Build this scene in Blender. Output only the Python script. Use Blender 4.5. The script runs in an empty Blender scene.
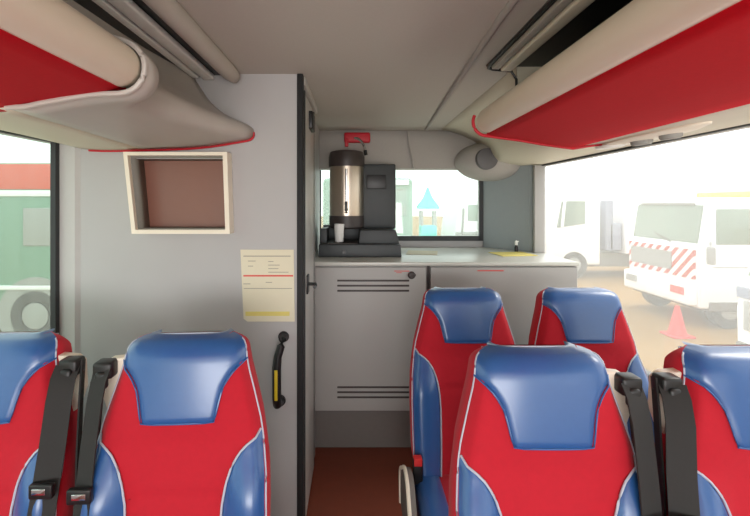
import bpy, bmesh, math
from mathutils import Vector

S = bpy.context.scene
C = S.collection
PI = math.pi

# ------------------------------------------------------------------ camera
cam_d = bpy.data.cameras.new('camera'); cam = bpy.data.objects.new('camera', cam_d); C.objects.link(cam)
cam.location = (0, 0, 1.35); cam.rotation_euler = (PI/2, 0, 0)
cam_d.sensor_width = 36; cam_d.lens = 36*430/750
cam_d.shift_x = 20/750; cam_d.shift_y = -55/750
cam_d.clip_start = 0.02; cam_d.clip_end = 300
S.camera = cam

# ------------------------------------------------------------------ world, sun, fill lamp, exposure
W = bpy.data.worlds.new('overcast_sky'); S.world = W; W.use_nodes = True
wn = W.node_tree.nodes; wn.clear()
bg = wn.new('ShaderNodeBackground'); wo = wn.new('ShaderNodeOutputWorld')
bg.inputs[0].default_value = (0.95, 0.985, 1.0, 1); bg.inputs[1].default_value = 2.3
W.node_tree.links.new(bg.outputs[0], wo.inputs[0])
sun_d = bpy.data.lights.new('sun', 'SUN'); sun_d.energy = 2.5; sun_d.angle = math.radians(25); sun_d.color = (1, .96, .88)
sun = bpy.data.objects.new('sun', sun_d); C.objects.link(sun); sun.rotation_euler = (math.radians(48), 0, math.radians(112))
sun.location = (8, 8, 12)
# added fill lamp behind the camera, tilted up to brighten racks and ceiling
wl = bpy.data.lights.new('front_fill_lamp', 'AREA'); wl.shape = 'RECTANGLE'; wl.size = 1.9; wl.size_y = 0.9; wl.energy = 75; wl.color = (1, .98, .96)
wlo = bpy.data.objects.new('front_fill_lamp', wl); C.objects.link(wlo); wlo.location = (0, -2.4, 0.95); wlo.rotation_euler = (PI/2+.45, 0, 0)
S.view_settings.view_transform = 'Standard'; S.view_settings.look = 'None'; S.view_settings.gamma = 1
S.view_settings.use_curve_mapping = False; S.view_settings.exposure = -0.08
S.cycles.max_bounces = 10; S.cycles.transparent_max_bounces = 12; S.cycles.use_denoising = True
S.cycles.sample_clamp_indirect = 6

# ------------------------------------------------------------------ materials
def lin(c):
    return tuple(((v/255)/12.92 if v/255 <= .04045 else ((v/255+.055)/1.055)**2.4) for v in c)
def mat(name, rgb, rough=.6, metal=0.0, noise=0.06, scale=40, bump=0.0, sheen=0.0, spec=None, coat=0.0):
    m = bpy.data.materials.new(name); m.use_nodes = True
    nt = m.node_tree; b = nt.nodes['Principled BSDF']
    b.inputs['Roughness'].default_value = rough; b.inputs['Metallic'].default_value = metal
    if spec is not None: b.inputs['Specular IOR Level'].default_value = spec
    if sheen: b.inputs['Sheen Weight'].default_value = sheen
    if coat: b.inputs['Coat Weight'].default_value = coat; b.inputs['Coat Roughness'].default_value = .25
    c = lin(rgb)
    tc = nt.nodes.new('ShaderNodeTexCoord'); n = nt.nodes.new('ShaderNodeTexNoise'); n.inputs['Scale'].default_value = scale
    n.inputs['Detail'].default_value = 4
    nt.links.new(tc.outputs['Object'], n.inputs['Vector'])
    mx = nt.nodes.new('ShaderNodeMix'); mx.data_type = 'RGBA'
    mx.inputs[6].default_value = (*[v*(1-noise) for v in c], 1); mx.inputs[7].default_value = (*[min(1, v*(1+noise)) for v in c], 1)
    nt.links.new(n.outputs['Fac'], mx.inputs[0]); nt.links.new(mx.outputs[2], b.inputs['Base Color'])
    if bump:
        bp = nt.nodes.new('ShaderNodeBump'); bp.inputs['Strength'].default_value = bump; bp.inputs['Distance'].default_value = .002
        nt.links.new(n.outputs['Fac'], bp.inputs['Height']); nt.links.new(bp.outputs[0], b.inputs['Normal'])
    return m
def glass_mat(name, veil, tint=(1, 1, 1)):  # pale veil in the pane imitates the haze of overexposed windows
    """mostly clear pane; a translucent share paints in the glare haze"""
    m = bpy.data.materials.new(name); m.use_nodes = True; nt = m.node_tree; nt.nodes.clear()
    o = nt.nodes.new('ShaderNodeOutputMaterial'); t = nt.nodes.new('ShaderNodeBsdfTransparent'); t.inputs[0].default_value = (*tint, 1)
    d = nt.nodes.new('ShaderNodeBsdfTranslucent'); d.inputs[0].default_value = (.97, .97, .93, 1)
    g = nt.nodes.new('ShaderNodeBsdfGlossy'); g.inputs['Roughness'].default_value = .03
    tc = nt.nodes.new('ShaderNodeTexCoord'); n = nt.nodes.new('ShaderNodeTexNoise'); n.inputs['Scale'].default_value = 3
    mr = nt.nodes.new('ShaderNodeMapRange'); mr.inputs[3].default_value = veil*.85; mr.inputs[4].default_value = veil*1.15
    nt.links.new(tc.outputs['Object'], n.inputs[0]); nt.links.new(n.outputs['Fac'], mr.inputs[0])
    mx = nt.nodes.new('ShaderNodeMixShader'); nt.links.new(mr.outputs[0], mx.inputs[0]); nt.links.new(t.outputs[0], mx.inputs[1]); nt.links.new(d.outputs[0], mx.inputs[2])
    m2 = nt.nodes.new('ShaderNodeMixShader'); m2.inputs[0].default_value = .03
    nt.links.new(mx.outputs[0], m2.inputs[1]); nt.links.new(g.outputs[0], m2.inputs[2]); nt.links.new(m2.outputs[0], o.inputs[0])
    return m
M = {
 'ceiling': mat('ceiling_vinyl', (190, 184, 175), .75, scale=120, noise=.04),
 'wall': mat('partition_laminate', (178, 176, 176), .55, noise=.03, scale=6),
 'wallw': mat('pillar_fabric', (190, 188, 186), .8, noise=.03),
 'kit': mat('kitchen_laminate', (168, 166, 163), .5, noise=.02, scale=5),
 'kick': mat('kick_panel', (116, 110, 106), .6),
 'counter': mat('worktop', (200, 200, 192), .3, noise=.03, scale=8),
 'floor': mat('floor_vinyl', (118, 54, 34), .5, noise=.12, scale=25, bump=.2),
 'duct': mat('duct_fabric', (168, 163, 158), .85, noise=.04, scale=90),
 'fair': mat('fairing_plastic', (190, 184, 178), .45, noise=.02),
 'strip': mat('side_strip_plastic', (214, 206, 186), .5, noise=.02),
 'cream': mat('cream_plastic', (240, 230, 212), .42, noise=.02, scale=10),
 'rackred': mat('red_rack_fabric', (236, 14, 40), .8, spec=.15, noise=.05, scale=150, bump=.1),
 'redtrim': mat('red_piping', (190, 20, 40), .5),
 'velour': mat('red_velour', (186, 6, 34), .85, noise=.08, scale=60, bump=.2, sheen=.1),
 'blue': mat('blue_leather', (44, 90, 150), .3, noise=.05, scale=70, bump=.08, coat=.5),
 'pipe': mat('pale_piping', (186, 192, 206), .4),
 'seamred': mat('red_seam', (140, 8, 24), .8),
 'shell': mat('seat_shell_plastic', (92, 90, 92), .5),
 'black': mat('black_plastic', (26, 25, 26), .4),
 'rubber': mat('black_rubber', (22, 22, 24), .7),
 'web': mat('belt_webbing', (36, 35, 34), .75, noise=.15, scale=200),
 'metal': mat('brushed_steel', (196, 184, 168), .3, 1.0, noise=.05, scale=8),
 'chrome': mat('chrome', (220, 220, 220), .12, 1.0),
 'alu': mat('painted_aluminium', (196, 194, 190), .35, .3),
 'dark': mat('dark_grey_machine', (54, 58, 60), .5),
 'collar': mat('brown_black_plastic', (58, 50, 48), .45),
 'paper': mat('paper', (224, 216, 192), .8, noise=.02),
 'yellow': mat('yellow_print', (226, 210, 120), .7),
 'yell2': mat('yellow_strip', (220, 190, 40), .5),
 'pink': mat('red_print', (214, 84, 76), .7),
 'greyprint': mat('grey_print', (150, 142, 130), .8),
 'white': mat('white_plastic', (236, 236, 232), .4),
 'screen': mat('screen_brown_reflection', (136, 92, 78), .3, noise=.03),  # base colour carries the red-brown reflection in the glossy screen
 'nich': mat('dark_inner_lining', (130, 126, 116), .6),
 'corner': mat('corner_panel', (146, 154, 156), .6, noise=.03),
 'framedark': mat('window_rubber', (46, 48, 50), .6),
 'paint': mat('white_paint', (240, 240, 240), .35, noise=.02),
 'vwin': mat('vehicle_glass', (120, 138, 122), .15, noise=.05),
 'tyre': mat('tyre_rubber', (60, 58, 54), .8),
 'under': mat('grey_chassis', (110, 106, 98), .7),
 'ground': mat('sandy_ground', (134, 100, 40), .9, noise=.15, scale=.6),
 'bounce_slab': mat('pale_bounce_slab', (214, 208, 198), .85, noise=.06, scale=2),
 'mint': mat('pale_green_paint', (104, 146, 122), .4, noise=.03),
 'orange': mat('orange_red_paint', (214, 76, 44), .4),
 'teal': mat('turquoise_fabric', (20, 205, 195), .6),
 'cone': mat('red_cone', (214, 40, 40), .6),
 'stonegrey': mat('grey_blue_metal', (140, 146, 162), .5),
 'building': mat('cream_render', (222, 206, 172), .8),
 'amber': mat('amber_lens', (230, 200, 90), .3),
 'grey': mat('mid_grey', (150, 150, 146), .6),
}
def chevron_mat():
    m = bpy.data.materials.new('red_white_chevrons'); m.use_nodes = True; nt = m.node_tree; b = nt.nodes['Principled BSDF']
    tc = nt.nodes.new('ShaderNodeTexCoord'); sp = nt.nodes.new('ShaderNodeSeparateXYZ'); nt.links.new(tc.outputs['Object'], sp.inputs[0])
    a = nt.nodes.new('ShaderNodeMath'); a.operation = 'ABSOLUTE'; nt.links.new(sp.outputs[1], a.inputs[0])
    s = nt.nodes.new('ShaderNodeMath'); s.operation = 'ADD'; nt.links.new(a.outputs[0], s.inputs[0]); nt.links.new(sp.outputs[2], s.inputs[1])
    k = nt.nodes.new('ShaderNodeMath'); k.operation = 'MULTIPLY'; k.inputs[1].default_value = 3.6; nt.links.new(s.outputs[0], k.inputs[0])
    f = nt.nodes.new('ShaderNodeMath'); f.operation = 'FRACT'; nt.links.new(k.outputs[0], f.inputs[0])
    g = nt.nodes.new('ShaderNodeMath'); g.operation = 'GREATER_THAN'; g.inputs[1].default_value = .5; nt.links.new(f.outputs[0], g.inputs[0])
    mx = nt.nodes.new('ShaderNodeMix'); mx.data_type = 'RGBA'; mx.inputs[6].default_value = (.85, .85, .82, 1); mx.inputs[7].default_value = (.5, .07, .05, 1)
    nt.links.new(g.outputs[0], mx.inputs[0]); nt.links.new(mx.outputs[2], b.inputs['Base Color']); b.inputs['Roughness'].default_value = .5
    return m
M['chev'] = chevron_mat()
M['glassR'] = glass_mat('hazed_side_glass', .13)
M['glassL'] = glass_mat('side_glass', .09, (.86, .95, .90))
M['glassB'] = glass_mat('rear_glass', .16, (.92, 1, .97))

# ------------------------------------------------------------------ mesh helpers
class MB:
    """collects faces of ONE part"""
    def __init__(s): s.bm = bmesh.new()
    def box(s, x0, x1, y0, y1, z0, z1, bev=0.0, seg=3):
        b = bmesh.new(); bmesh.ops.create_cube(b, size=1)
        for v in b.verts: v.co = Vector((x0+(v.co.x+.5)*(x1-x0), y0+(v.co.y+.5)*(y1-y0), z0+(v.co.z+.5)*(z1-z0)))
        if bev: bmesh.ops.bevel(b, geom=b.edges[:], offset=bev, segments=seg, affect='EDGES', profile=.5, clamp_overlap=True)
        s._add(b); return s
    def _add(s, b):
        me = bpy.data.meshes.new('t'); b.to_mesh(me); b.free(); s.bm.from_mesh(me); bpy.data.meshes.remove(me)
    def grid(s, rows, close_u=False, caps=False, close_v=False):
        """rows: list of equal-length lists of points"""
        V = [[s.bm.verts.new(p) for p in r] for r in rows]
        n = len(V[0]); R = len(V)
        for i in range(R if close_v else R-1):
            for j in range(n if close_u else n-1):
                q = [V[i][j], V[i][(j+1) % n], V[(i+1) % R][(j+1) % n], V[(i+1) % R][j]]
                try: s.bm.faces.new(q)
                except ValueError: pass
        if caps:
            s.bm.faces.new(V[0][::-1]); s.bm.faces.new(V[-1])
        return s
    def tube(s, pts, r, n=12, caps=True, rz=None):
        """round (or flat when rz given) tube along points"""
        pts = [Vector(p) for p in pts]; rows = []
        for i, p in enumerate(pts):
            d = (pts[min(i+1, len(pts)-1)]-pts[max(i-1, 0)]).normalized()
            up = Vector((0, 0, 1)) if abs(d.z) < .9 else Vector((0, 1, 0))
            a = d.cross(up).normalized(); b = a.cross(d).normalized()
            ri = r[i] if isinstance(r, (list, tuple)) else r
            rb = ri if rz is None else rz
            rows.append([p+a*ri*math.cos(t*2*PI/n)+b*rb*math.sin(t*2*PI/n) for t in range(n)])
        return s.grid(rows, True, caps)
    def strap(s, pts, w, t, side=(1, 0, 0)):
        rows = []; pts = [Vector(p) for p in pts]; sd = Vector(side).normalized()
        for i, p in enumerate(pts):
            d = (pts[min(i+1, len(pts)-1)]-pts[max(i-1, 0)]).normalized(); a = (sd-d*sd.dot(d)).normalized(); b = a.cross(d).normalized()
            rows.append([p+a*w/2+b*t/2, p-a*w/2+b*t/2, p-a*w/2-b*t/2, p+a*w/2-b*t/2])
        return s.grid(rows, True, True)
    def lathe(s, prof, cx, cy, n=32, axis='z'):
        rows = []
        for r, h in prof:
            rr = []
            for t in range(n):
                a = t*2*PI/n; c, q = max(r, 1e-4)*math.cos(a), max(r, 1e-4)*math.sin(a)
                rr.append((cx+c, cy+q, h) if axis == 'z' else (cx+c, h, cy+q))
            rows.append(rr)
        return s.grid(rows, True, True)
    def prism(s, prof, a0, a1, axis='y', bev=0.0):
        """closed outline of pairs swept along an axis: y -> (x,z), x -> (y,z), z -> (x,y)"""
        f = {'y': lambda p, a: (p[0], a, p[1]), 'x': lambda p, a: (a, p[0], p[1]), 'z': lambda p, a: (p[0], p[1], a)}[axis]
        b = bmesh.new(); A = [b.verts.new(f(p, a0)) for p in prof]; B = [b.verts.new(f(p, a1)) for p in prof]; n = len(A)
        b.faces.new(A); b.faces.new(B[::-1])
        for i in range(n): b.faces.new([A[i], B[i], B[(i+1) % n], A[(i+1) % n]])
        bmesh.ops.recalc_face_normals(b, faces=b.faces[:])
        if bev: bmesh.ops.bevel(b, geom=b.edges[:], offset=bev, segments=3, affect='EDGES', profile=.5, clamp_overlap=True)
        s._add(b); return s
    def build(s, name, m, parent=None, smooth=40, solid=0.0):
        bmesh.ops.recalc_face_normals(s.bm, faces=s.bm.faces[:])
        me = bpy.data.meshes.new(name); s.bm.to_mesh(me); s.bm.free()
        me.materials.append(M[m] if isinstance(m, str) else m)
        o = bpy.data.objects.new(name, me); C.objects.link(o)
        if parent:
            o.parent = parent
            if parent.type == 'MESH' and parent.get('_c'): pass
        if smooth:
            me.polygons.foreach_set('use_smooth', [True]*len(me.polygons))
            me.set_sharp_from_angle(angle=math.radians(smooth))
        if solid:
            md = o.modifiers.new('thick', 'SOLIDIFY'); md.thickness = solid; md.offset = 0
        return o
def origin(o, loc):
    """move a top-level mesh's origin to loc without moving it"""
    loc = Vector(loc)
    for v in o.data.vertices: v.co -= loc
    o.location = loc; return o
def tag(o, label, cat, group=None, kind=None):
    o['label'] = label; o['category'] = cat
    if group: o['group'] = group
    if kind: o['kind'] = kind
    return o
def empty(name, loc, label, cat, group=None, rz=0):
    o = bpy.data.objects.new(name, None); C.objects.link(o); o.location = loc; o.rotation_euler.z = rz; o.empty_display_size = .05
    return tag(o, label, cat, group)
def struct(mb, name, m, smooth=40, solid=0.0):
    o = mb.build(name, m, None, smooth, solid); o['kind'] = 'structure'; return o
def interp(tab, z):
    if z <= tab[0][0]: return tab[0][1]
    for (a, b), (c, d) in zip(tab, tab[1:]):
        if z <= c: return b+(d-b)*(z-a)/(c-a)
    return tab[-1][1]
def sm(a, b, x):
    t = max(0, min(1, (x-a)/(b-a))); return t*t*(3-2*t)

XL, XR = -1.18, 1.20          # inner side walls
YP, YB = 1.70, 3.08           # partition face, rear wall
ZC = 1.86                     # ceiling
WT, WB = 1.59, 0.62           # side window top and bottom
YF = -2.6

# ------------------------------------------------------------------ outside ground
o = struct(MB().box(-60, 60, -30, 90, -1.5, -1.4), 'ground', 'ground', 0)

struct(MB().box(-5, 4.8, -14, 7.5, -1.4, -1.385), 'ground', 'bounce_slab', 0)  # unseen pale slab, added to bounce daylight up onto the rack undersides

# ------------------------------------------------------------------ shell
struct(MB().box(XL-.06, XR+.06, YF, YB+.06, -.06, 0), 'floor', 'floor', 0)
struct(MB().box(XL-.06, XR+.06, YF, YB+.06, ZC, ZC+.06), 'ceiling', 'ceiling', 0)
struct(MB().box(XL-.06, XL-.035, YF, YB, 0, WB).box(XL-.06, XL, YF, YB, WT, ZC).box(XL-.06, XL, 1.80, YB, WB, WT)
       .box(XL-.06, XL, -.06, .0, WB, WT).box(XL-.06, XL, YF, -2.2, WB, WT), 'wall_left', 'wallw', 0)
struct(MB().box(XR, XR+.06, YF, YB, 0, WB).box(XR, XR+.06, YF, YB, WT, ZC).box(XR, XR+.06, 2.84, YB, WB, WT)
       .box(XR, XR+.06, .42, .5, WB, WT).box(XR, XR+.06, YF, -2.2, WB, WT), 'wall_right', 'wallw', 0)
# rear wall round the rear window
RX0, RX1, RZ0, RZ1 = -.25, .895, 1.11, 1.60
struct(MB().box(XL, XR, YB, YB+.06, 0, RZ0).box(XL, XR, YB, YB+.06, RZ1, ZC).box(XL, RX0, YB, YB+.06, RZ0, RZ1).box(RX1, XR, YB, YB+.06, RZ0, RZ1),
       'wall_rear', 'wall', 0)
struct(MB().box(XL, XR, YF-.06, YF, 0, .6).box(XL, XR, YF-.06, YF, 1.75, ZC), 'wall_front', 'wall', 0)

# windows
def window(name, x, y0, y1, gm, n):
    f = MB()
    xi0, xi1 = (x, x+.02) if x < 0 else (x-.02, x)
    xo0, xo1 = (x-.06, x-.035) if x < 0 else (x+.02, x+.06)
    f.box(xi0, xi1, y0-.03, y0+.005, WB, WT).box(xi0, xi1, y1-.005-(.02 if x < 0 else 0), y1+(0 if x < 0 else .025), WB, WT).box(xo0, xo1, y0, y1, WB, WB+.012).box(xi0, xi1, y0, y1, WT-.006, WT+.012)
    w = struct(f, name, 'framedark', 0)
    xg = x-.05 if x < 0 else x+.03
    g = MB().box(xg-.002, xg+.002, y0, y1+(.1 if y1 > 1 else 0), WB, WT).build('pane', gm, w, 0)
    return w
window('window_1', XL, .0, 1.69, 'glassL', 1)
window('window_2', XR, .5, 2.735, 'glassR', 2)
window('window_3', XL, -2.2, -.06, 'glassL', 3)
window('window_4', XR, -2.2, .42, 'glassR', 4)
f = MB().box(RX0, RX1, YB-.015, YB, RZ0-.03, RZ0+.005).box(RX0, RX1, YB-.015, YB, RZ1-.005, RZ1+.02).box(RX1-.008, RX1+.02, YB-.015, YB, RZ0-.03, RZ1).box(RX0-.01, RX0+.008, YB-.015, YB, RZ0-.03, RZ1)
w = struct(f, 'window_5', 'framedark', 0)
MB().box(RX0, RX1, YB+.028, YB+.032, RZ0, RZ1).build('pane', 'glassB', w, 0)

# partition with a shallow recess behind the framed screen
NX0, NX1, NZ0, NZ1 = -.865, -.505, 1.25, 1.525
PX1 = -.229
struct(MB().box(-1.085, NX0, YP, YP+.03, 0, ZC).box(NX1, PX1, YP, YP+.03, 0, ZC).box(NX0, NX1, YP, YP+.03, 0, NZ0).box(NX0, NX1, YP, YP+.03, NZ1, ZC),
       'wall_partition', 'wall', 0)
struct(MB().prism([(XL, YP-.012), (-1.10, YP-.012), (-1.085, YP), (-1.085, YP+.03), (XL, YP+.03)], 0, WT-.005, 'z'), 'trim_1', 'wallw', 0)   # pale post by the left window
struct(MB().box(-.229, -.205, YP-.008, YP+.03, 0, ZC, .003), 'trim_2', 'rubber', 30)   # black jamb
# washroom side wall and its door, seen edge-on
struct(MB().box(-.27, -.25, YP+.03, YB, 0, ZC), 'wall_washroom', 'wall', 0)
d = struct(MB().box(-.25, -.212, YP+.035, 2.29, 0.01, ZC-.04, .006), 'door_1', 'alu', 30)
MB().box(-.213, -.204, YP+.05, YP+.075, 0.02, ZC-.05, .002).box(-.213, -.206, 2.17, 2.185, .02, ZC-.05, .001).build('door_seal', 'framedark', d)
MB().box(-.213, -.19, 1.93, 2.05, 1.685, 1.765, .005).build('door_closer', 'black', d)
mb = MB().box(-.213, -.2, 1.83, 1.89, .96, 1.04, .004); mb.tube([(-.2, 1.86, 1.0), (-.17, 1.86, 1.0), (-.168, 1.83, 1.0), (-.168, 1.79, 1.0)], .007)
mb.build('door_handle', 'black', d)
MB().box(-.213, -.207, YP+.08, 2.165, .02, ZC-.06, .002).build('door_panel', 'alu', d)
struct(MB().box(-.25, -.2, YP+.03, 2.295, ZC-.035, ZC, .004), 'trim_3', 'alu', 30)

# rear duct beneath the ceiling, above the rear window
rows = []
for i in range(14):
    a = i/13*PI/2
    rows.append((YB-.005-.075*math.sin(a) if i else YB-.005, 1.60+.05*(1-math.cos(a))))
prof = [(YB-.002, 1.585)]+[(YB-.075-.012*math.sin(t*PI/8), 1.59+t*.034) for t in range(0, 8)]+[(YB-.05, ZC), (YB-.002, ZC)]
struct(MB().prism(prof, -.25, XR, 'x'), 'trim_4', 'duct', 40)
struct(MB().tube([(.37, YB-.092, 1.865-.02), (.378, YB-.1, 1.75), (.40, YB-.098, 1.65), (.41, YB-.08, 1.59)], .008, 8), 'trim_5', 'duct')
# angled corner panel between rear window and side window
struct(MB().prism([(.915, YB), (.915, YB-.02), (1.13, 2.79), (1.198, 2.745), (XR, YB)], 1.034, 1.62, 'z', 0), 'trim_6', 'corner', 0)
struct(MB().box(1.135, 1.199, 2.715, 2.742, 1.034, WT, .004), 'trim_7', 'kit', 30)
# ceiling seam (grey bead)
struct(MB().tube([(.37, -.5, ZC-.002), (.40, 1.2, ZC-.002), (.45, 2.2, ZC-.002), (.49, 2.97, ZC-.002)], .011, 10), 'trim_8', 'duct')
# right side cove behind the rack: from ceiling down to window head
def cove(x0, pts, y0, y1): pass
cv = []
for y, q in ((1.60, 0), (1.9, 0), (2.2, 0), (2.5, .01), (2.7, .05), (2.85, .07), (2.995, .08)):
    pr = [(.60, 1.859), (.66, 1.85), (.72, 1.82), (.77, 1.775), (.81, 1.72), (.85, 1.665), (.90, 1.63), (1.0, 1.607), (1.1, 1.598), (1.199, 1.594)]
    cv.append([(x+q*math.sin(PI*min(1, max(0, (1.859-z)/.26))), y, z) for x, z in pr])
struct(MB().grid(cv), 'trim_9', 'strip', 60, .004)

# ------------------------------------------------------------------ left fairing at the rack end
A = [(-.70, 1.858), (-.69, 1.80), (-.665, 1.75), (-.60, 1.715), (-.55, 1.705), (-.50, 1.698), (-.465, 1.68), (-.447, 1.65), (-.452, 1.612), (-.485, 1.585), (-.56, 1.580), (-.66, 1.563), (-.74, 1.553), (-1.0, 1.565), (-1.178, 1.594)]
A1 = [(x-.005, z) for x, z in A]
Mi = [(-.70, 1.858), (-.69, 1.81), (-.67, 1.77), (-.62, 1.73), (-.59, 1.705), (-.57, 1.685), (-.55, 1.67), (-.54, 1.65), (-.545, 1.62), (-.57, 1.595), (-.62, 1.585), (-.68, 1.573), (-.77, 1.558), (-1.0, 1.567), (-1.178, 1.594)]
Mk = [(-.685, 1.858), (-.67, 1.82), (-.64, 1.775), (-.60, 1.735), (-.56, 1.705), (-.54, 1.685), (-.51, 1.665), (-.495, 1.648), (-.49, 1.625), (-.505, 1.60), (-.56, 1.588), (-.66, 1.573), (-.80, 1.56), (-1.02, 1.567), (-1.178, 1.594)]
B = [(-.632, 1.858), (-.63, 1.836), (-.602, 1.79), (-.573, 1.749), (-.533, 1.712), (-.494, 1.688), (-.45, 1.668), (-.415, 1.652), (-.400, 1.632), (-.407, 1.607), (-.45, 1.595), (-.613, 1.571), (-.83, 1.562), (-1.048, 1.562), (-1.178, 1.594)]
def blend(p, q, t): return [(a[0]*(1-t)+b[0]*t, a[1]*(1-t)+b[1]*t) for a, b in zip(p, q)]
secs = [(.915, A), (.985, A1), (1.03, blend(A1, Mi, .5)), (1.09, Mi), (1.25, blend(Mi, Mk, .4)), (1.4, Mk), (1.55, blend(Mk, B, .45)), (1.64, blend(Mk, B, .8)), (1.698, B)]
def smooth_prof(p, k=4):
    out = []
    for i in range(len(p)-1):
        p0, p1, p2, p3 = p[max(i-1, 0)], p[i], p[i+1], p[min(i+2, len(p)-1)]
        for j in range(k):
            t = j/k
            out.append(tuple(.5*((2*p1[c])+(-p0[c]+p2[c])*t+(2*p0[c]-5*p1[c]+4*p2[c]-p3[c])*t*t+(-p0[c]+3*p1[c]-3*p2[c]+p3[c])*t**3) for c in (0, 1)))
    return out+[p[-1]]
R = [[(x, y, z) for x, z in smooth_prof(p)] for y, p in secs]
inner = [r[:49] for r in R]; outer = [r[48:] for r in R]
fr = empty('ceiling_fairing', (-.8, 1.3, 1.56), 'moulded pale grey fairing running from the left rack end to the grey partition', 'fairing')
def ch(mb, name, m, par, smooth=40, solid=0):
    o = mb.build(name, m, par, smooth, solid)
    o.matrix_parent_inverse = par_inv(par); return o
def par_inv(p):
    from mathutils import Matrix
    T = Matrix.Translation(p.location)
    return T.inverted()
ch(MB().grid(inner), 'fairing_shell', 'fair', fr, 60, .004)
ch(MB().grid(outer), 'window_head_strip', 'strip', fr, 60, .004)
ch(MB().tube([(x+.0, YP-.006, z-.004) for x, z in smooth_prof(B)[32:53]], .005, 8), 'red_edging', 'redtrim', fr)
ch(MB().tube([(x, .912, z) for x, z in smooth_prof(A)[14:49]], .006, 8), 'end_rim', 'fair', fr)

# ------------------------------------------------------------------ luggage racks
def rack(name, sgn, y0, y1, cx, cz, r, label, backm):
    e = empty(name, (sgn*cx, y0, cz), label, 'luggage rack', 'overhead luggage racks')
    e['group'] = 'overhead luggage racks'
    # rolled front edge, closed at its far end with a rounded nose
    pts = [(sgn*cx, y0, cz), (sgn*cx, (y0+y1)/2, cz), (sgn*cx, y1-.04, cz), (sgn*cx, y1-.015, cz), (sgn*cx, y1-.004, cz), (sgn*cx, y1, cz)]
    ch(MB().tube(pts, [r, r, r, r*.93, r*.8, r*.55], 28), 'front_roll', 'cream', e, 50)
    # red fabric underside
    under = [(cx+.0, cz-r+.004), (cx+.03, cz-r-.004), (cx+.06, cz-r-.008), (cx+.12, cz-r-.016), (cx+.2, cz-r-.03), (cx+.27, cz-r-.04), (cx+.31, cz-r-.045)]
    rr = [[(sgn*x, y, z) for x, z in under] for y in (y0, (y0+y1)/2, y1-.002)]
    ch(MB().grid(rr), 'underside_panel', 'rackred', e, 60, .012)
    # shelf body above
    ch(MB().prism([(sgn*(cx+.02), cz-.02), (sgn*(cx+.3), cz-r-.03), (sgn*1.17, 1.60), (sgn*1.17, 1.66), (sgn*(cx+.25), cz-.01), (sgn*(cx+.03), cz+.01)], y0, y1-.04), 'shelf', backm, e, 30)
    return e, [(sgn*x, y1, z) for x, z in under]
rk, _ = rack('luggage_rack', -1, -1.2, .945, .502, 1.642, .046, 'overhead rack on the left with cream rolled edge and red underside', 'duct')
rk2, ul = rack('luggage_rack', 1, -1.2, 1.55, .475, 1.642, .044, 'long overhead rack on the right above the bright side window', 'black')
arc = [(.475-.05*math.sin(a), 1.548, 1.642+.05*math.cos(a)) for a in [PI*.35+i*PI*.65/12 for i in range(13)]]
ch(MB().tube(arc+[(x, 1.548, z-.006) for x, y, z in ul[1:]]+[(.84, 1.545, 1.556), (.95, 1.52, 1.568)], .006, 8), 'end_piping', 'redtrim', rk2)
# beige strip between rack and window on the right, in front of the cove
struct(MB().grid([[(x, y, z) for x, z in [(.77, 1.556), (.86, 1.562), (1.0, 1.575), (1.199, 1.592)]] for y in (-1.2, 0, 1.0, 1.6)]), 'trim_10', 'strip', 60, .006)
struct(MB().grid([[(x, y, z) for x, z in [(-.77, 1.556), (-.86, 1.562), (-1.0, 1.575), (-1.179, 1.592)]] for y in (-1.2, 0, .925)]), 'trim_11', 'strip', 60, .006)
# closing web from strip end up to cove
struct(MB().grid([[(x, 1.6, z) for x, z in [(.62, 1.60), (.77, 1.556), (.86, 1.562), (1.0, 1.575), (1.199, 1.592)]], [(x, 1.78, z) for x, z in [(.84, 1.672), (.87, 1.648), (.93, 1.622), (1.03, 1.602), (1.199, 1.594)]]]), 'trim_12', 'strip', 60, .004)

# service panel under the right rack
sp = empty('reading_light_panel', (.95, 1.42, 1.565), 'cream oval service panel with round vents beneath the right rack', 'light panel')
def oval(cx, cy, rx, ry, z0, z1, n=32, tilt=.1):
    rows = []
    for k, s_ in ((z1, .6), (z1, 1.0), ((z0+z1)/2-.002, .98), (z0, .82), (z0, .01)):
        rows.append([(cx+rx*s_*math.cos(t*2*PI/n), cy+ry*s_*math.sin(t*2*PI/n), k+tilt*(rx*s_*math.cos(t*2*PI/n))) for t in range(n)])
    return rows
ch(MB().grid(oval(.93, 1.37, .07, .24, 1.553, 1.572), True), 'panel_body', 'cream', sp)
ch(MB().grid(oval(.91, 1.53, .045, .06, 1.546, 1.556), True), 'lamp_lens', 'white', sp)
ch(MB().grid(oval(.94, 1.41, .032, .032, 1.540, 1.556), True), 'air_vent', 'grey', sp)
ch(MB().grid(oval(.94, 1.28, .030, .030, 1.540, 1.556), True), 'air_vent', 'grey', sp)

# ------------------------------------------------------------------ ceiling rails
rl = empty('ceiling_rail', (-.58, .3, ZC), 'twin cream rails in a black channel on the left of the ceiling', 'ceiling rail', None)
ch(MB().box(-.72, -.505, -1.2, 1.69, ZC-.008, ZC-.001), 'channel', 'black', rl, 0)
ch(MB().box(-.634, -.608, -1.2, 1.675, ZC-.024, ZC-.008, .004), 'rail', 'white', rl)
ch(MB().box(-.592, -.548, -1.2, 1.68, ZC-.03, ZC-.008, .006), 'rail', 'white', rl)
o = tag(origin(MB().tube([(-.47, -1.2, ZC-.022), (-.47, 1.6, ZC-.022), (-.47, 1.66, ZC-.02), (-.47, 1.675, ZC-.014)], [.03, .03, .026, .014], 20).build('ceiling_tube', 'ceiling'), (-.47, 0, ZC)), 'round beige tube along the ceiling beside the left cream rails', 'ceiling tube')
rr = empty('ceiling_rail', (.6, .3, ZC), 'pale ceiling rails in a black channel above the right rack', 'ceiling rail', None)
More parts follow.
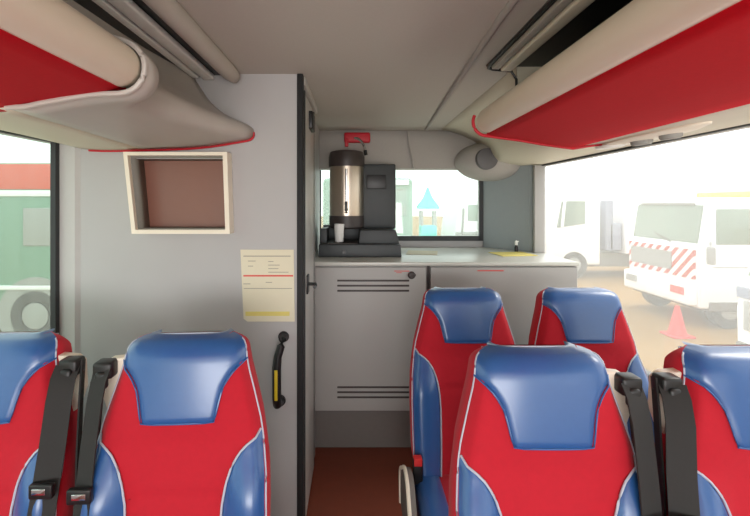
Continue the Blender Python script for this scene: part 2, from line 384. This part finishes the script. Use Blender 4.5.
ch(MB().box(.485, .86, -1.2, 1.59, ZC-.006, ZC-.001).box(.845, .86, -1.2, 1.59, 1.66, ZC-.006).tube([(.488, -1.2, ZC-.008), (.488, 1.56, ZC-.008), (.492, 1.585, ZC-.012), (.51, 1.595, ZC-.014), (.58, 1.597, ZC-.02), (.6, 1.597, ZC-.05), (.602, 1.597, ZC-.14)], .006, 8), 'channel', 'black', rr, 30)
ch(MB().box(.50, .528, -1.2, 1.575, ZC-.022, ZC-.006, .004), 'rail', 'ceiling', rr)
ch(MB().box(.534, .575, -1.2, 1.58, ZC-.028, ZC-.006, .006), 'rail', 'cream', rr)
struct(MB().box(.60, .86, 1.592, 1.602, 1.645, ZC-.001), 'trim_13', 'strip', 0)

# speaker pod at the rear right
po = empty('speaker_pod', (.88, 2.95, 1.63), 'beige rounded pod with a dark round speaker at the rear right corner', 'speaker')
rows = []
for i in range(9):
    t = i/8*PI/2
    rows.append([(.93+.24*math.cos(t*.0)*math.cos(a)*math.cos(t)**.6, 2.99-.19*math.sin(t), 1.635+.135*math.sin(a)*math.cos(t)**.6) for a in [k*2*PI/40 for k in range(40)]])
ch(MB().grid(rows, True), 'pod_shell', 'duct', po, 60)
ch(MB().lathe([(.001, 2.775), (.05, 2.775), (.068, 2.779), (.07, 2.787), (.07, 2.9)], .857, 1.637, 32, 'y'), 'speaker_grille', 'shell', po)

# ------------------------------------------------------------------ kitchenette
KX0 = -.248
wt = tag(origin(MB().box(KX0, XR-.002, 2.295, YB-.018, 1.014, 1.034, .004).build('worktop', 'counter'), (.5, 2.6, 1.014)), 'long pale worktop along the rear under the rear window', 'worktop')
def cabinet(x0, x1, label):
    c = empty('kitchen_cabinet', ((x0+x1)/2, 2.6, 0), label, 'cabinet', None)
    ch(MB().box(x0, x1, 2.32, YB-.003, .235, 1.012), 'cabinet_body', 'kit', c, 0)
    ch(MB().box(x0, x1, 2.372, 2.39, .002, .235), 'plinth', 'kick', c, 0)
    return c
c1 = cabinet(KX0, .388, 'grey cabinet beside the washroom door with two sets of vent slots')
dr = ch(MB().box(-.243, .380, 2.30, 2.318, .238, 1.006, .003), 'door', 'kit', c1, 30)
def slots(zs, par):
    for z in zs:
        o = MB().box(-.095, .29, 2.2975, 2.302, z-.005, z+.005, .002).build('vent_slot', 'collar', par); o.matrix_parent_inverse = par_inv(c1)
def sub(mb, name, m, par, root, smooth=40):
    o = mb.build(name, m, par, smooth); return o
# sub-parts share their part's space (its local frame is already world)
for z in (.935, .908, .881, .365, .338, .311):
    sub(MB().box(-.095, .29, 2.2975, 2.302, z-.005, z+.005, .002), 'vent_slot', 'collar', dr, c1)
sub(MB().grid(oval(.300, 0, .030, .016, 0, .001), True) if False else MB().lathe([(.001, 2.283), (.014, 2.284), (.02, 2.29), (.02, 2.302)], .302, .965, 24, 'y').box(.285, .325, 2.289, 2.302, .957, .973, .005), 'door_lock', 'collar', dr, c1)
sub(MB().box(.21, .29, 2.2985, 2.3005, .984, .988).box(.22, .25, 2.2985, 2.3005, .976, .979), 'red_lettering', 'pink', dr, c1)
c2 = cabinet(.402, 1.196, 'wide pale cabinet front behind the two rear right seats')
dr2 = ch(MB().box(.405, 1.190, 2.30, 2.318, .238, 1.006, .003), 'door', 'kit', c2, 30)
sub(MB().box(.655, .795, 2.2985, 2.3005, .985, .991), 'red_lettering', 'pink', dr2, c2)
struct(MB().box(.388, .402, 2.312, 2.4, .238, 1.012), 'trim_14', 'collar', 0)

# things on the worktop
def flat(name, m, x0, x1, y0, y1, rot, label, cat, t=.002):
    o = MB().box(-(x1-x0)/2, (x1-x0)/2, -(y1-y0)/2, (y1-y0)/2, 0, t).build(name, m, None, 0)
    o.location = ((x0+x1)/2, (y0+y1)/2, 1.0345); o.rotation_euler.z = rot
    return tag(o, label, cat)
flat('paper_sheet', 'yellow', .86, 1.08, 2.55, 2.75, .12, 'yellowish sheet lying on the worktop beside the corner panel', 'paper', .003)
flat('paper_sheet', 'paper', .33, .52, 2.62, 2.82, -.2, 'cream sheet lying on the worktop just right of the drinks machine', 'paper', .003)
bt = empty('small_bottle', (1.05, 2.80, 1.0345), 'tiny black bottle with white cap standing by the corner panel', 'bottle')
ch(MB().lathe([(.001, 1.0345), (.011, 1.0345), (.012, 1.06), (.007, 1.072), (.006, 1.078)], 1.05, 2.80, 16), 'bottle_body', 'black', bt)
ch(MB().lathe([(.001, 1.076), (.009, 1.076), (.009, 1.098), (.004, 1.106), (.001, 1.106)], 1.05, 2.80, 16).box(1.052, 1.066, 2.793, 2.803, 1.096, 1.103, .002), 'cap', 'white', bt)

# drinks machine
dm = empty('drinks_machine', (.03, 2.75, 1.0345), 'dark grey coffee machine with steel urn on the worktop', 'coffee machine')
zb = 1.0345
ch(MB().prism([(-.215, zb), (.272, zb), (.265, zb+.075), (-.21, zb+.075)], 2.50, 2.92, 'y', .006).prism([(.02, zb+.07), (.265, zb+.07), (.245, zb+.155), (.03, zb+.155)], 2.56, 2.92, 'y', .006)
   .box(-.21, -.17, 2.60, 2.92, zb+.07, zb+.16, .004).box(-.21, .03, 2.83, 2.92, zb+.07, zb+.17, .004), 'base', 'dark', dm, 30)
ch(MB().box(-.155, .015, 2.515, 2.80, zb+.075, zb+.08, .002), 'drip_tray', 'collar', dm)
ch(MB().box(.03, .262, 2.76, 2.97, zb+.15, 1.60, .01), 'housing', 'dark', dm)
ch(MB().box(.075, .2, 2.752, 2.762, 1.44, 1.53, .004), 'control_panel', 'black', dm)
ch(MB().lathe([(.001, 1.27), (.107, 1.27), (.108, 1.28), (.108, 1.58), (.001, 1.58)], -.053, 2.74, 48), 'urn', 'metal', dm)
ch(MB().lathe([(.001, 1.578), (.112, 1.578), (.114, 1.59), (.114, 1.64), (.105, 1.672), (.08, 1.68), (.001, 1.68)], -.053, 2.74, 48), 'urn_lid', 'collar', dm)
ch(MB().lathe([(.001, 1.19), (.10, 1.19), (.111, 1.2), (.111, 1.27), (.001, 1.27)], -.053, 2.74, 48), 'urn_foot', 'collar', dm)
ch(MB().tube([(-.053, 2.628, 1.30), (-.053, 2.622, 1.56)], .008, 12), 'sight_tube', 'chrome', dm)
ch(MB().tube([(-.053, 2.64, 1.31), (-.053, 2.60, 1.31), (-.053, 2.592, 1.29)], .011, 12).box(-.062, -.044, 2.585, 2.6, 1.30, 1.36, .004), 'tap', 'black', dm)
ch(MB().lathe([(.001, 2.492), (.011, 2.492), (.012, 2.502)], -.063, zb+.03, 20, 'y'), 'knob', 'black', dm)
cp = MB().lathe([(.001, 0), (.023, 0), (.026, .004), (.031, .108), (.028, .108), (.024, .006), (.001, .005)], 0, 0, 28).build('paper_cup', 'white')
cp.location = (-.095, 2.60, zb+.0815); tag(cp, 'white paper cup standing on the drip tray of the drinks machine', 'cup')

# red bracket with lever on the duct
hb = empty('emergency_lever', (.02, 2.97, 1.80), 'small red bracket with a curved silver lever above the coffee machine', 'lever')
ch(MB().box(-.075, .105, 2.945, 2.99, 1.765, 1.835, .012).box(-.07, -.045, 2.93, 2.96, 1.735, 1.79, .006), 'bracket', 'redtrim', hb)
ch(MB().tube([(.0, 2.93, 1.792), (.02, 2.915, 1.787), (.045, 2.905, 1.765), (.062, 2.90, 1.73), (.07, 2.898, 1.70)], .009, 12), 'lever', 'chrome', hb)
ch(MB().tube([(.068, 2.898, 1.706), (.074, 2.897, 1.672)], .012, 12), 'grip', 'black', hb)

# ------------------------------------------------------------------ on the partition
fs = empty('framed_screen', (-.68, YP, 1.39), 'square cream frame round a glossy screen with painted brown reflection on the grey partition', 'screen')
def frame_ring(outer, inner_, y0, y1):
    mb = MB(); rows = []
    rows.append([(x, y0, z) for x, z in inner_]); rows.append([(x, y0, z) for x, z in outer]); rows.append([(x, y1, z) for x, z in outer]); rows.append([(x, y1, z) for x, z in inner_])
    return mb.grid(rows, True, False, True)
out = [(-.885, 1.545), (-.488, 1.545), (-.478, 1.232), (-.852, 1.232)]
inn = [(-.868, 1.532), (-.505, 1.532), (-.495, 1.248), (-.838, 1.248)]
ch(frame_ring(out, inn, YP-.06, YP), 'frame', 'cream', fs, 30)
inb = [(-.862, 1.523), (-.508, 1.523), (-.508, 1.252), (-.838, 1.252)]
rows = [[(x, YP-.04, z) for x, z in inn], [(x, YP+.06, z) for x, z in inb]]
ch(MB().grid(rows, True), 'inner_lining', 'nich', fs, 30, .004)
ch(MB().box(-.862, -.508, YP+.055, YP+.075, 1.252, 1.523), 'display', 'screen', fs, 0)

nt_ = empty('notice_sheet', (-.345, YP-.003, 1.03), 'cream notice sheet with red rule taped to the grey partition', 'notice')
nx0, nx1, nz0, nz1 = -.452, -.242, .882, 1.166
ch(MB().prism([(nx0, nz1), (nx1, nz1), (nx1+.004, nz0), (nx0+.028, nz0), (nx0+.012, nz0+.012)], YP-.004, YP-.001), 'sheet', 'paper', nt_, 0)
def pr(name, m, a, b, c, d_): ch(MB().box(a, b, YP-.0052, YP-.0040, c, d_), name, m, nt_, 0)
pr('grey_rule', 'greyprint', nx0+.012, nx1-.012, 1.139, 1.142)
pr('red_rule', 'pink', nx0+.012, nx1-.002, 1.060, 1.066)
pr('grey_rule', 'greyprint', nx0+.014, nx1-.006, 1.012, 1.014)
pr('yellow_band', 'yellow', nx0+.02, nx1-.016, .905, .922)
for a, b, z in ((.11, .13, 1.118), (.11, .155, 1.104), (.11, .15, 1.09), (.11, .19, 1.076), (.012, .04, 1.03), (.1, .125, 1.036), (.03, .06, 1.12), (.03, .05, 1.10)):
    pr('text_line', 'greyprint', nx0+a, nx0+b, z, z+.0022)

gh = empty('grab_handle', (-.29, YP, .7), 'black cranked grab handle with yellow strip on the grey partition', 'handle')
ch(MB().tube([(-.282, YP, .822), (-.282, YP-.03, .820), (-.284, YP-.048, .80), (-.296, YP-.052, .76), (-.300, YP-.052, .72), (-.300, YP-.052, .60), (-.298, YP-.046, .575), (-.297, YP-.02, .57), (-.297, YP, .57)],
           [.018, .015, .015, .015, .017, .017, .017, .017, .02], 16), 'grip', 'black', gh, 60)
ch(MB().box(-.306, -.294, YP-.0715, YP-.064, .60, .715, .002), 'yellow_strip', 'yell2', gh)
ch(MB().lathe([(.001, YP-.008), (.02, YP-.008), (.022, YP-.001)], -.282, .822, 24, 'y'), 'mount', 'black', gh)
ch(MB().lathe([(.001, YP-.008), (.022, YP-.008), (.024, YP-.001)], -.297, .57, 24, 'y'), 'mount', 'black', gh)

# ------------------------------------------------------------------ coach seats
HW = [(.30, .215), (.40, .228), (.50, .230), (.60, .230), (.68, .226), (.74, .216), (.80, .205), (.86, .188), (.92, .170), (.95, .163), (.965, .161), (.98, .158), (.990, .152), (.998, .141), (1.003, .127), (1.005, .114)]
def hw(z): return interp(HW, z)
def front(u, z, off=0.0):
    h = hw(z); au = abs(u); x = u*h
    y = .18*(z-1.0)
    y -= .018*(1-au**2.5)*sm(.74, .82, z)
    y -= .040*sm(.42, .78, au)*sm(.78, .62, z)
    y += .030*sm(.86, 1.0, au)**1.3
    if z > .955: y += .045*(1-math.sqrt(max(0, 1-((z-.955)/.0502)**2)))
    y += .012*math.exp(-((z-.632)/.006)**2)*sm(.55, .45, au)
    y += -.0
    return Vector((x, y-off, z))
ZR = [.30+i*.0125 for i in range(53)]+[.965, .972, .979, .985, .990, .994, .998, 1.001, 1.003, 1.005]
ZR = sorted(set([round(z, 4) for z in ZR if z <= 1.005]))
HB = [(.81, .090), (.83, .095), (.86, .101), (.885, .107), (.905, .116), (.922, .128), (.937, .142), (.948, .160), (.955, .3)]
BI = [(.34, .122), (.42, .117), (.56, .114), (.62, .117), (.67, .126), (.71, .140), (.735, .156), (.752, .175), (.766, .20), (.776, .222)]
def panel(zs, xl, xr, n=14, off=.005, wrap=False):
    rows = []
    K = len(zs)
    for i, z in enumerate(zs):
        a, b = xl(z), xr(z); row = []
        h = hw(z)
        for j in range(n+1):
            x = a+(b-a)*j/n
            e = 0 if (j in (0, n) or i == 0 or (i == K-1 and z < 1)) else 1
            row.append(front(max(-1, min(1, x/h)), z, off if e else -.001))
        rows.append(row)
    if wrap:
        base = [front(max(-1, min(1, -1+2*j/n)), 1.005, 0) for j in range(n+1)]
        for dy, dz, k in ((.008, .003, .985), (.018, .0035, .95), (.028, .002, .9), (.034, -.003, .86)):
            rows.append([Vector((p.x*k, p.y+dy, 1.005+(dz if 0 < j < n else -.001))) for j, p in enumerate(base)])
    return MB().grid(rows)
def coach_seat(x, y, label, belt, arm, rz=0.0, low=0.0, sw=.058):
    e = empty('coach_seat', (x, y, -.018), label, 'seat', 'red and blue coach seats', rz)
    nu = 40
    rows = []
    for z in ZR:
        top = sm(.955, 1.005, z)
        r = [front(-1+2*i/nu, z) for i in range(nu+1)]
        yb = .18*(z-1)+.100-.035*top; h = hw(z)
        r += [Vector((h*.995, (r[-1].y*.4+yb*.6), z)), Vector((h*.965, yb, z)), Vector((-h*.965, yb, z)), Vector((-h*.995, r[0].y*.4+yb*.6, z))]
        rows.append(r)
    MB().grid(rows, True, True).build('backrest', 'velour', e, 50)
    rows = []
    for z in ZR:
        if z < .32 or z > .955: continue
        yb = .18*(z-1)+.099; h = hw(z)*.92
        rows.append([(-h, yb-.002, z), (-h*.93, yb+.014, z), (0, yb+.02, z), (h*.93, yb+.014, z), (h, yb-.002, z)])
    MB().grid(rows, False, False).build('back_shell', 'shell', e, 60, .003)
    zs = [z for z in ZR if z >= .81]
    hd = lambda z: min(interp(HB, z), hw(z))
    pad = panel([.807]+zs, lambda z: -hd(z), lambda z: hd(z), 22, wrap=True).build('headrest_pad', 'blue', e, 60)
    pp = [front(-hd(z)/hw(z), z, .005) for z in zs if z <= .955][::-1]+[front(-hd(.81)/hw(.81)+i/8*2*hd(.81)/hw(.81), .81, .005) for i in range(1, 8)]+[front(hd(z)/hw(z), z, .005) for z in zs if z <= .955]
    MB().tube(pp, .0022, 6).build('piping', 'blue', pad, 60)
    for s in (-1, 1):
        zb_ = [z for z in ZR if .325 <= z <= .775]
        bo = panel(zb_, lambda z: s*min(interp(BI, z), hw(z)*.97), lambda z: s*hw(z)*.985, 10).build('side_bolster', 'blue', e, 60)
        MB().tube([front(s*min(interp(BI, z), hw(z)*.97)/hw(z), z, .005) for z in zb_], .003, 6).build('piping', 'pipe', bo, 60)
    zz = [z for z in ZR if z <= .995]
    crest = [front(max(-1, min(1, -1+i/10)), 1.005) for i in range(21)]
    out_ = [front(-.985, z, .003) for z in zz]+[Vector((p.x*(.99+.08*abs(-1+i/10)**5), p.y+.022-.008*abs(-1+i/10)**5, 1.0085-.014*abs(-1+i/10)**5)) for i, p in enumerate(crest)]+[front(.985, z, .003) for z in zz[::-1]]
    MB().tube(out_, .0024, 6).build('edge_piping', 'pipe', e, 60)
    MB().tube([front(-.5+i/20, .632, .002) for i in range(21)], .003, 6).build('seam', 'seamred', e, 60)
    # cushion and base
    MB().box(-.16, .16, -.56, -.10, .215, .33, .035, 5).build('seat_cushion', 'velour', e, 50)
    for s in (-1, 1):
        a, b = sorted((s*.125, s*.228))
        MB().box(a, b, -.555, -.115, .205, .345, .032, 5).build('cushion_bolster', 'blue', e, 50)
    MB().box(-.20, .20, -.50, -.02, .17, .21, .008).box(-.03, .03, -.35, -.29, .012, .18).box(-.16, .16, -.40, -.24, .018, .03, .003).build('seat_base', 'shell', e, 30)
    if arm:
        s = arm
        a, b = sorted((s*.242, s*.268))
        prof = [(-.46, .17), (-.05, .17), (-.04, .29), (-.10, .34), (-.17, .385), (-.22, .395), (-.27, .385), (-.31, .345), (-.38, .27)]
        ap = MB().prism(smooth_prof(prof+[prof[0]], 3)[:-1], a, b, 'x', .004).build('side_shield', 'kick', e, 50)
        a2, b2 = sorted((s*.264, s*.282))
        pts = [((a+b)/2+s*.012, p, q) for p, q in smooth_prof(prof[1:], 4)]
        MB().tube(pts, .007, 10).build('rim', 'cream', ap, 60)
        bk = MB().box(*sorted((s*.20, s*.236)), -.19, -.165, .33, .42, .005).build('belt_buckle', 'black', e, 40)
        MB().box(*sorted((s*.203, s*.233)), -.193, -.163, .40, .428, .003).build('release_button', 'cone', bk, 40)
    if belt:
        s = belt
        # bracket on the shoulder
        MB().prism([(s*.150, .955), (s*.205, .950), (s*.222, .935), (s*.226, .86), (s*.205, .80), (s*.19, .80), (s*.175, .88)], .022, .055, 'y', .004).build('belt_bracket', 'cream', e, 30)
        MB().box(*sorted((s*.182, s*.232)), -.012, .034, .908, .952, .008).box(*sorted((s*.192, s*.222)), -.022, .0, .885, .93, .008).build('belt_guide', 'black', e, 40)
        path = [(s*.206, -.004, .935), (s*(.207+low*.1), -.026, .91), (s*(.208+low*.2), -.045, .86), (s*(.209+low*.6), -.07, .76), (s*(.207+low), -.10, .64), (s*(.203+low*1.2), -.135, .50), (s*(.200+low), -.15, .36)]
        MB().strap(path, sw, .004, (1, s*.35, 0)).build('belt_strap', 'web', e, 30)
        MB().strap([(s*.226, .03, .94), (s*.232, .01, .86), (s*.236, -.01, .70), (s*.238, -.02, .50), (s*.238, -.03, .34)], .046, .004, (.35, -s*1, 0)).build('belt_strap', 'web', e, 30)
        tg = MB().box(*sorted((s*(.180+low), s*(.236+low))), -.115, -.098, .655, .69, .004).build('belt_tongue', 'black', e, 40)
        MB().box(*sorted((s*(.19+low), s*(.222+low))), -.118, -.114, .668, .682, .001).build('metal_plate', 'chrome', tg, 40)
    return e
coach_seat(-.452, 1.14, 'front left aisle seat standing before the grey partition, its whole backrest in view', -1, 1, .06, .0, .046)
coach_seat(-.968, 1.14, 'left window seat cut by the photo edge, next to the green-tinted window', 1, 0, .03)
coach_seat(.452, 1.03, 'nearest right aisle seat, its backrest hiding part of the two rear seats', 1, -1, .0, -.012)
coach_seat(.962, 1.03, 'front right window seat cut off by the right edge of the photo', -1, 0, .0, .04)
coach_seat(.450, 1.77, 'rear right aisle seat in front of the seam between the kitchen cabinets', 0, -1)
coach_seat(.940, 1.77, 'rear right window seat between the wide cabinet and the bright side window', 0, 0)

# ------------------------------------------------------------------ outside: vehicles, cone, stall, building
ZG = -1.4
def wheel(cx, cy, r, par, w=.22):
    wl_ = ch(MB().lathe([(.001, cy-w/2), (r*.55, cy-w/2), (r*.6, cy-w/2-.01), (r*.95, cy-w/2), (r, cy-w/2+.04), (r, cy+w/2-.04), (r*.95, cy+w/2), (.001, cy+w/2)], cx, ZG+r, 28, 'y'), 'wheel', 'tyre', par)
    sub(MB().lathe([(.001, cy-w/2-.02), (r*.3, cy-w/2-.02), (r*.5, cy-w/2-.005), (r*.52, cy-w/2+.01)], cx, ZG+r, 20, 'y'), 'hub_cap', 'grey', wl_, par)
# truck with chevron board, its front towards the bus
TX, TY0, TY1 = 7.45, 9.3, 11.7
t = empty('tow_truck', (TX+2, (TY0+TY1)/2, ZG), 'white truck with red and white chevron board across its front', 'truck')
ch(MB().prism([(TX, -.95), (TX, .38), (TX+.06, .45), (TX+.20, 1.36), (TX+.4, 1.47), (TX+3.0, 1.45), (TX+3.0, -.95)], TY0, TY1, 'y', .05), 'cab', 'paint', t, 30)
ch(MB().prism([(TX+.045, .46), (TX+.175, 1.30), (TX+.20, 1.30), (TX+.08, .46)], TY0+.12, TY1-.12), 'windscreen', 'vwin', t, 0)
ch(MB().box(TX-.05, TX, TY0+.1, TY1-.1, -.32, .33), 'chevron_board', M['chev'], t, 0).location
ch(MB().box(TX-.07, TX-.05, TY0+.75, TY1-.2, -.2, .22), 'grille', 'grey', t, 0)
ch(MB().box(TX-.18, TX+.02, TY0+.05, TY1-.05, -.90, -.42, .05), 'bumper', 'paint', t, 30)
ch(MB().box(TX-.2, TX-.17, TY0+.2, TY0+.6, -.68, -.52), 'headlight', 'pink', t, 0)
ch(MB().box(TX-.2, TX-.17, TY1-.6, TY1-.2, -.68, -.52), 'headlight', 'grey', t, 0)
ch(MB().box(TX+.36, TX+1.35, TY0-.02, TY0+.01, .45, 1.22, .01), 'side_window', 'vwin', t, 30)
ch(MB().box(TX+1.5, TX+2.7, TY0-.02, TY0+.01, .45, 1.22, .01), 'side_window', 'vwin', t, 30)
ch(MB().box(TX+.02, TX+.12, TY0-.3, TY0-.14, .05, .42, .03).tube([(TX+.08, TY0-.2, .4), (TX+.25, TY0+.01, .5)], .02), 'mirror', 'grey', t)
ch(MB().box(TX+.1, TX+3.0, TY0+.05, TY1-.05, -1.0, -.93), 'chassis', 'under', t, 0)
ch(MB().box(TX+1.5, TX+1.9, TY0+.4, TY1-.4, 1.45, 1.62, .04), 'beacon', 'amber', t)
for cx in (TX+.7, TX+2.5):
    for cy in (TY0+.15, TY1-.15): wheel(cx, cy, .42, t)
ch(MB().box(TX+1.40, TX+1.415, TY0-.006, TY0+.004, -.8, 1.3).box(TX+.3, TX+1.4, TY0-.006, TY0+.004, -.06, -.04), 'door_seam', 'grey', t, 0)
ch(MB().box(TX+1.15, TX+1.33, TY0-.04, TY0, .16, .21, .01), 'door_handle', 'under', t)
ch(MB().box(TX+.12, TX+.15, TY0+.3, TY1-.3, 1.30, 1.36, .01), 'sun_visor', 'grey', t)
ch(MB().tube([(TX+.03, TY0+.9, .44), (TX+.06, TY0+1.5, .62)], .015, 6), 'wiper', 'under', t)
ch(MB().box(TX+.2, TX+1.3, TY0-.03, TY0+.1, -1.0, -.8, .02), 'step', 'under', t)
# lorry further back
LX, LY0, LY1 = 7.0, 15.6, 18
t = empty('lorry', (LX+3, 16.8, ZG), 'white lorry beyond the rear corner of the side window', 'truck')
ch(MB().prism([(LX, -.9), (LX, .3), (LX+.35, 1.6), (LX+1.9, 1.7), (LX+1.9, -.9)], LY0, LY1, 'y', .06), 'cab', 'paint', t, 30)
ch(MB().prism([(LX+.32, .45), (LX+.50, 1.42), (LX+1.35, 1.42), (LX+1.35, .6)], LY0-.02, LY0+.02), 'side_window', 'vwin', t, 0)
ch(MB().tube([(LX+.5, LY0-.25, 1.5), (LX+.42, LY0-.3, 1.0), (LX+.40, LY0-.25, .5)], .05, 8), 'mirror', 'paint', t)
ch(MB().box(LX+2.15, LX+2.45, LY0+.1, LY0+.5, -.4, 1.45, .05).box(LX+2.3, LX+2.75, LY0+.1, LY0+.6, -.4, .6, .05), 'intake_stack', 'stonegrey', t)
ch(MB().box(LX+2.8, LX+8.5, LY0, LY1, -.5, 2.4, .04), 'box_body', 'paint', t, 30)
ch(MB().box(LX+.3, LX+8.5, LY0+.3, LY1-.3, -1.0, -.5), 'chassis', 'under', t, 0)
for cx in (LX+.95, LX+5.8, LX+7.2):
    for cy in (LY0+.15, LY1-.15): wheel(cx, cy, .5, t, .3)
# van at the right photo edge
VX, VY0, VY1 = 5.86, 4.75, 6.6
t = empty('van', (VX+2, 5.6, ZG), 'white van nose at the right photo edge, close to the bus', 'van')
ch(MB().prism([(VX, -1.05), (VX-.02, -.25), (VX+.06, .18), (VX+.1, .25), (VX+.36, .86), (VX+.6, .97), (VX+4.2, 1.0), (VX+4.3, -1.05)], VY0, VY1, 'y', .06), 'body', 'paint', t, 30)
ch(MB().prism([(VX+.075, .25), (VX+.32, .83), (VX+.36, .82), (VX+.11, .25)], VY0+.1, VY1-.1), 'windscreen', 'vwin', t, 0)
ch(MB().box(VX-.04, VX, VY0+.3, VY1-.15, -.55, -.12, .01), 'grille', 'grey', t)
ch(MB().box(VX-.03, VX+.02, VY1-.45, VY1-.02, -.08, .08, .01), 'headlight', 'stonegrey', t)
ch(MB().box(VX-.05, VX+.05, VY0+.02, VY1-.02, -1.05, -.75, .03), 'bumper', 'under', t)
for cx in (VX+.8, VX+3.4):
    for cy in (VY0+.12, VY1-.12): wheel(cx, cy, .34, t)
# cone
cn = empty('traffic_cone', (6.67, 8.9, ZG), 'blurred red cone on sandy ground below the chevron truck', 'cone')
ch(MB().box(6.45, 6.89, 8.68, 9.12, ZG, ZG+.04, .01), 'base', 'cone', cn)
ch(MB().lathe([(.17, ZG+.04), (.10, ZG+.35), (.04, ZG+.62), (.001, ZG+.63)], 6.67, 8.9, 24), 'cone_body', 'cone', cn)
# green vehicle outside the left window
t = empty('green_lorry', (-7.5, 9, ZG), 'pale green high-sided lorry with orange stripe outside the left window', 'truck')
GY = 8.5
ch(MB().box(-11, -5.4, GY, GY+2.4, -.9, 2.15, .06), 'body', 'mint', t, 30)
ch(MB().box(-11, -5.38, GY-.02, GY+.02, 1.62, 2.12, .01), 'orange_stripe', 'orange', t, 30)
ch(MB().box(-10.9, -5.5, GY-.03, GY+.01, 1.48, 1.60, .01), 'white_stripe', 'paint', t, 30)
ch(MB().box(-6.55, -5.75, GY-.03, GY+.01, .5, 1.25, .02), 'side_window', 'grey', t, 30)
ch(MB().box(-10.9, -5.45, GY-.05, GY+.01, -.36, -.28, .01), 'rub_rail', 'paint', t, 30)
ch(MB().lathe([(.62, GY-.03), (.74, GY-.03), (.74, GY+.02), (.62, GY+.02)], -6.3, ZG+.55, 32, 'y'), 'wheel_arch', 'grey', t)
ch(MB().box(-5.95, -5.7, GY-.04, GY+.01, -.5, -.38, .01), 'marker_light', 'pink', t, 30)
ch(MB().box(-10.8, -5.6, GY+.2, GY+2.2, -1.1, -.9), 'chassis', 'under', t, 0)
for cx in (-6.3, -9.8):
    for cy in (GY+.12, GY+2.2): wheel(cx, cy, .52, t, .3)
# cream building beyond it
b = empty('building', (-16, 24, ZG), 'cream low building beyond the green lorry', 'building')
ch(MB().box(-40, -9, 20, 27, ZG, 3.0), 'wall', 'building', b, 0)
ch(MB().prism([(19.7, 3.0), (27.3, 3.0), (23.5, 4.2)], -40.3, -8.7, 'x'), 'roof', 'paint', b, 0)
# seen through the rear window
t = empty('green_van', (1.2, 13, ZG), 'pale green van behind the bus, seen through the rear window', 'van')
ch(MB().box(-.9, 1.62, 12, 16, -1.05, 2.05, .12), 'body', 'mint', t, 30)
ch(MB().box(-.7, 1.45, 11.97, 12.01, 1.0, 1.75, .02), 'rear_window', 'vwin', t, 30)
ch(MB().box(-.8, 1.55, 11.95, 12.01, .35, .45, .01), 'trim_bar', 'paint', t, 30)
ch(MB().box(1.0, 1.5, 11.95, 12.01, 1.85, 2.0, .01), 'marker_light', 'paint', t, 30)
for cx in (-.6, 1.3): wheel(cx, 12.9, .38, t)
te = empty('stall', (1.86, 11, ZG), 'turquoise stall with pointed top behind the bus', 'stall')
rows = [[(1.86+r*math.cos(PI/4+k*PI/2), 11.0+r*math.sin(PI/4+k*PI/2), z) for k in range(4)] for r, z in ((.36, 1.2), (.35, 1.26), (.15, 1.48), (.02, 1.75))]
ch(MB().grid(rows, True, True), 'canopy', 'teal', te, 20)
for sx in (-1, 1):
    for sy in (-1, 1): ch(MB().tube([(1.86+sx*.17, 11+sy*.17, ZG), (1.86+sx*.17, 11+sy*.17, 1.15)], .03, 8), 'leg', 'grey', te)
ch(MB().box(1.66, 2.06, 10.8, 11.2, ZG+.3, .78, .02), 'counter', 'teal', te)
t = empty('white_van', (4, 13, ZG), 'white van with tinted side window at the right of the rear window', 'van')
ch(MB().prism([(2.75, -1.05), (2.75, .1), (2.9, 1.35), (3.15, 1.42), (5.1, 1.42), (5.1, -1.05)], 12, 14, 'y', .06), 'body', 'paint', t, 30)
ch(MB().box(3.15, 4.9, 11.97, 12.01, .85, 1.3, .02), 'side_window', 'vwin', t, 30)
ch(MB().tube([(3.02, 11.95, 1.2), (2.98, 11.95, .5)], .03, 8), 'window_post', 'under', t)
ch(MB().box(2.8, 5.05, 11.97, 12.01, .45, .55, .01), 'trim_bar', 'grey', t)
for cx in (3.2, 4.7): wheel(cx, 12.12, .36, t)
